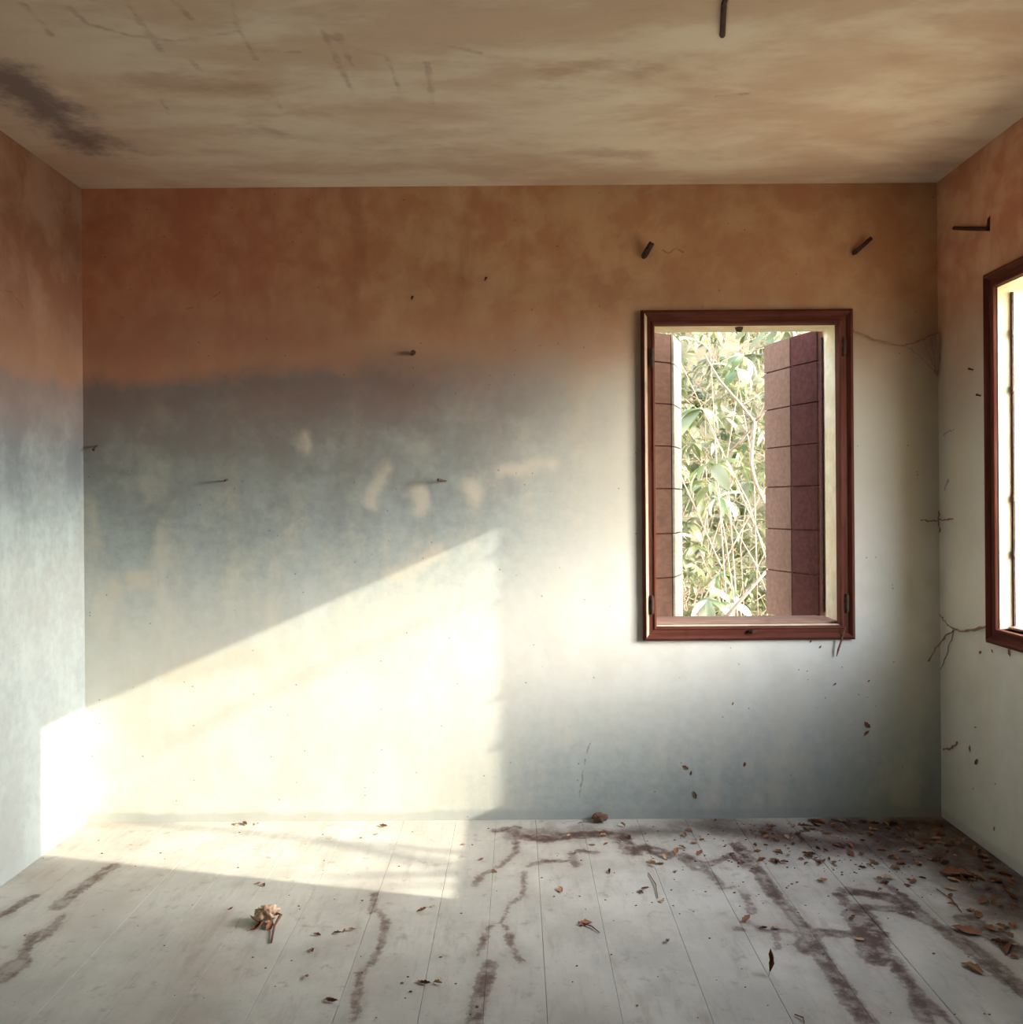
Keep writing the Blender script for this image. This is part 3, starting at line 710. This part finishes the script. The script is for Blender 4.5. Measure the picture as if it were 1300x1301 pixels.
# crumpled husk with stalk
c = on_z(339, 1172); hk = empty('dried_husk', (c.x, c.y, 0)); tag(hk, 'crumpled ball-like pale dried husk with a thin stalk on the boards', 'husk')
bm = bmesh.new(); bmesh.ops.create_icosphere(bm, subdivisions=4, radius=.042)
from mathutils import noise as mno
for v in bm.verts:
    q = v.co.copy(); d = q.normalized(); r = 1 + .34 * mno.turbulence(d * 2.1, 3, False) - .22 + .10 * abs(mno.noise(d * 7))
    r -= .18 * max(0, math.sin(d.x * 9 + d.z * 4 + 2 * mno.noise(d * 3))) ** 3
    v.co = Vector((q.x * 1.12 * r, q.y * r, q.z * .80 * r))
zm = min(v.co.z for v in bm.verts)
for v in bm.verts: v.co += Vector((c.x, c.y, -zm))
bm_obj('husk_body', bm, M['husk'], hk, True)
bm = bmesh.new(); a = on_z(357, 1170); b = on_z(345, 1199); tube(bm, [(c.x + .036, c.y - .01, .035), (a.x, a.y, .022), (a.x - .008, a.y - .05, .008), (b.x, b.y, .004)], [.005, .0055, .0035, .003], 6); bm_obj('stalk', bm, M['stem'], hk, True)
for i, (dx, dy, rz, s) in enumerate(((-.045, .005, 2.8, .05), (-.018, -.038, .6, .055), (.02, -.035, 1.2, .04), (-.01, .035, 2.0, .045))):
    o = bpy.data.objects.new('husk_flap', leaf_meshes['dry'][i + 1]); COL.objects.link(o); o.parent = hk
    o.location = (dx, dy, .006); o.scale = (s,) * 3; o.rotation_euler = (.5, -.4, rz)
# stone at the foot of the wall
c = on_z(762, 1044); bm = bmesh.new(); bmesh.ops.create_icosphere(bm, subdivisions=2, radius=.026)
for v in bm.verts:
    d = v.co.normalized(); v.co *= 1 + .5 * mno.noise(d * 1.7 + Vector((3, 1, 2))); v.co.x *= 1.25; v.co.z *= .8
zm = min(v.co.z for v in bm.verts)
for v in bm.verts: v.co += Vector((c.x, min(c.y, -.04), -zm - .001))
tag(bm_obj('stone', bm, M['stone']), 'brown angular stone chip at the foot of the back wall', 'stone')
# crumbs nobody could count
bm = bmesh.new()
for i in range(430):
    if i < 330: p = on_z(lrng.gauss(1080, 130), 1046 + abs(lrng.gauss(0, 45)))
    else: p = on_z(lrng.uniform(20, 1290), lrng.uniform(1052, 1295))
    p = inroom(p, .02); r = lrng.uniform(.0014, .0036)
    q = bmesh.ops.create_icosphere(bm, subdivisions=1, radius=r)
    for v in q['verts']: v.co = Vector((v.co.x * lrng.uniform(.7, 2.2), v.co.y * lrng.uniform(.7, 1.5), v.co.z * .6)) + Vector((p.x, p.y, r * .5))
tag(bm_obj('crumbs', bm, M['stem']), 'dark crumbs and powdered leaf strewn over the floor boards', 'debris', kind='stuff')
# straws
for px, py, qx, qy, lb in ((1190, 1130, 1222, 1160, 'dark straw lying along a seam beside the corner litter'), (735, 1172, 762, 1186, 'bent thin straw next to the reddish-brown cupped leaf'), (824, 1110, 836, 1142, 'thin straw across the stains in front of the shuttered window'), (1010, 1290, 1022, 1301, 'short dark straw between plank seams near pale boards')):
    a, b = on_z(px, py), on_z(qx, qy); rod('straw', [(a.x, a.y, .003), ((a.x + b.x) / 2 + .01, (a.y + b.y) / 2, .006), (b.x, b.y, .003)], [.0018, .0024, .0015], lb, 'straw', mat='stem', n=5)

# ------------------------------------------------------------------ growth outside
GZ = -.55
def leaf_verts(L, w, droop, fold):
    """blade along +X, returns verts, quads"""
    nu = 6; V = []; Fc = []
    x = z = 0.0; ang = 0.0
    for i in range(nu + 1):
        t = i / nu; ww = w * math.sin(math.pi * (t * .93 + .04)) ** .8 * (1.0 if t < .97 else .25)
        V += [(x, -ww, z + fold * ww), (x, 0, z), (x, ww, z + fold * ww)]
        ang = -droop * t; x += L / nu * math.cos(ang); z += L / nu * math.sin(ang)
    for i in range(nu):
        k = i * 3; Fc += [(k, k + 3, k + 4, k + 1), (k + 1, k + 4, k + 5, k + 2)]
    return np.array(V, float), Fc
variants = [leaf_verts(1, .12, 1.4, .35), leaf_verts(1, .15, .9, .25), leaf_verts(1, .10, 1.9, .4), leaf_verts(1, .17, 1.1, .2)]
variant_me = []
for V, Fc in variants:
    me = bpy.data.meshes.new('leaf'); me.from_pydata([tuple(v) for v in V], [], Fc); me.materials.append(M['leafA'])
    me.polygons.foreach_set('use_smooth', [True] * len(me.polygons)); variant_me.append(me)
frng = random.Random(21)
def whorl(c, n, size, tilt=None):
    """leaf matrices radiating from a shoot tip"""
    ax = Vector((frng.gauss(0, .35), frng.gauss(-.35, .35), 1)).normalized(); q = ax.to_track_quat('Z', 'Y').to_matrix()
    a0 = frng.uniform(0, 6.28); out = []
    for k in range(n):
        a = a0 + k * 6.283 / n + frng.uniform(-.2, .2); el = frng.uniform(-.5, .35)
        R = q @ Matrix.Rotation(a, 3, 'Z') @ Matrix.Rotation(-el, 3, 'Y') @ Matrix.Rotation(frng.uniform(-.3, .3), 3, 'X')
        out.append((R, size * frng.uniform(.7, 1.2)))
    return out
def mass(name, parent, whorls, mat):
    VV, FF, off = [], [], 0
    for c, n, s in whorls:
        for R, L in whorl(c, n, s):
            V, Fc = variants[frng.randrange(4)]
            VV.append(V @ (np.array(R).T) * L + np.array(c)); FF += [tuple(i + off for i in f) for f in Fc]; off += len(V)
    me = bpy.data.meshes.new(name); me.from_pydata(np.vstack(VV).tolist(), [], FF)
    o = link(name, me, mat, parent, True); tag(o, kind='stuff'); return o

# leafy shrub just outside: individually built shoots in front
sh = empty('leafy_shrub', (1.5, 1.7, GZ)); tag(sh, 'broad-leaved green shrub with drooping leaf whorls filling the shuttered window', 'shrub')
tips = []
for i in range(41):
    Y = frng.uniform(1.15, 2.2); k = (D + Y) / D
    tips.append(Vector((frng.uniform(.5, 1.6) * k, Y, CZ + frng.uniform(-.75, .95) * k)))
tips[0] = on_y(900, 762, 1.1); tips[1] = on_y(905, 590, 1.2); tips[2] = on_y(935, 470, 1.5); tips[3] = on_y(890, 520, 1.3)
for i, c in enumerate(tips):
    for R, L in whorl(c, 7 if i > 3 else 8, frng.uniform(.11, .20) if i > 3 else .20):
        o = bpy.data.objects.new('leaf', variant_me[frng.randrange(4)]); COL.objects.link(o); o.parent = sh
        o.location = c - sh.location; o.rotation_euler = R.to_euler(); o.scale = (L, L, L)
roots = [Vector((x, y, GZ)) for x, y in ((.9, 1.9), (1.4, 1.7), (1.8, 2.1), (2.2, 1.9), (1.2, 2.3))]
for ri, r in enumerate(roots):
    bm = bmesh.new()
    for c in tips[ri::5]:
        m1 = r.lerp(c, .35) + Vector((frng.uniform(-.1, .1), frng.uniform(-.1, .1), .25)); m2 = r.lerp(c, .75) + Vector((frng.uniform(-.1, .1), frng.uniform(0, .1), .08))
        tube(bm, [r, m1, m2, c], [.007, .005, .004, .002], 5)
    bm_obj('branch', bm, M['bark'], sh)
ws = []
for i in range(850):
    Y = frng.uniform(1.7, 2.45); ws.append((Vector((frng.uniform(-.6, 3.4), Y, frng.uniform(GZ + .1, 3.6))), 7, frng.uniform(.08, .16)))
mass('foliage', sh, ws, M['leafB'])

# the thicket behind
th = empty('thicket', (1.5, 3.4, GZ)); tag(th, 'tangled thicket of leaves and tan dry stems behind the broad-leaved shrub', 'thicket')
ws = []
for i in range(4200):
    ws.append((Vector((frng.uniform(-2.0, 5.5), frng.uniform(3.0, 5.2), frng.uniform(GZ, 5.2))), 6, frng.uniform(.12, .22)))
mass('foliage', th, ws, M['leafB'])
bm = bmesh.new()
for i in range(1100):
    c = Vector((frng.uniform(-.3, 3.4), frng.uniform(2.75, 3.2), frng.uniform(GZ + .2, 3.2))); d = Vector((frng.gauss(0, .7), frng.gauss(0, .3), frng.gauss(.3, .6))).normalized(); L = frng.uniform(.15, .7)
    tube(bm, [c - d * L / 2, c + Vector((frng.uniform(-.04, .04), 0, frng.uniform(-.04, .04))), c + d * L / 2], [.0035, .003, .0015], 4)
o = bm_obj('dry_stems', bm, M['twig'], th); tag(o, kind='stuff')

# forked bare sapling in front of it
fs = empty('forked_sapling', (1.55, 1.0, GZ)); tag(fs, 'bare pale forked sapling in front of the broad-leaved shrub outside', 'sapling')
Yb = 1.0; q = lambda x, y, Y=Yb: on_y(x, y, Y)
g = q(992, 700); g = Vector((g.x + .05, g.y + .05, GZ))
trunk = [g, Vector((g.x - .02, g.y, .35)), q(983, 668), q(972, 640), q(961, 616), q(954, 590), q(956, 562), q(959, 536)]
bm = bmesh.new(); tube(bm, trunk, [.018, .015, .012, .011, .010, .010, .010, .011], 8); bm_obj('trunk', bm, M['bark'], fs, True)
for pts, r in (([q(959, 536), q(938, 510), q(915, 484), q(895, 450)], [.009, .007, .006, .004]), ([q(959, 536), q(972, 524), q(990, 505, .98), q(1005, 480, .95)], [.008, .007, .006, .004]),
               ([q(958, 540), q(945, 556, 1.05), q(928, 574, 1.1)], [.005, .006, .005]), ([Vector((.95, 1.1, GZ)), q(905, 812, 1.05), q(922, 785), q(952, 750), q(986, 712)], [.016, .014, .012, .010, .007])):
    bm = bmesh.new(); tube(bm, pts, r, 7); bm_obj('branch', bm, M['bark'], fs, True)

# slender tree outside the right wall: throws the faint bars into the sunlight
st_ = empty('slender_tree', (5.2, -1.55, GZ)); tag(st_, 'slender bare tree outside the right wall window', 'tree')
def back_along(p, X): p = Vector(p); return p - sun_dir * ((X - p.x) / -sun_dir.x) if False else p + (-sun_dir) * ((X - p.x) / (-sun_dir.x))
s0 = back_along(on_z(400, 1067), 6.5); s1 = back_along(on_y(240, 930), 6.5); s2 = back_along(on_y(640, 745), 6.5)
bm = bmesh.new(); tube(bm, [(s0.x, s0.y, GZ), (s0.x, s0.y, .8), (s0.x + .01, s0.y + .01, s0.z + .4), (s0.x, s0.y + .02, 3.4), (s0.x, s0.y, 4.3)], [.03, .022, .016, .012, .006], 8); bm_obj('trunk', bm, M['bark'], st_, True)
bm = bmesh.new(); tube(bm, [(s0.x, s0.y + .0, s1.z - .05), s1, s1.lerp(s2, .5) + Vector((0, 0, .01)), s2, s2 + (s2 - s1) * .4], [.012, .010, .009, .008, .004], 7); bm_obj('branch', bm, M['bark'], st_, True)
for (ax, ay), (bx, by), r in (((425, 1114), (600, 1110), .020), ((430, 1128), (600, 1124), .012)):
    a = back_along(on_z(ax, ay), 6.5); b = back_along(on_z(bx, by), 6.5)
    bm = bmesh.new(); tube(bm, [(s0.x, s0.y, b.z + .3), b.lerp(a, -.3), b, a.lerp(b, .5) + Vector((0, 0, .012)), a, a + (a - b) * .25], [.02, .018, r, r * .9, r * .7, .004], 6); bm_obj('branch', bm, M['bark'], st_, True)
print('objects', len(bpy.data.objects), 'tris', sum(len(o.data.polygons) for o in bpy.data.objects if o.type == 'MESH'))
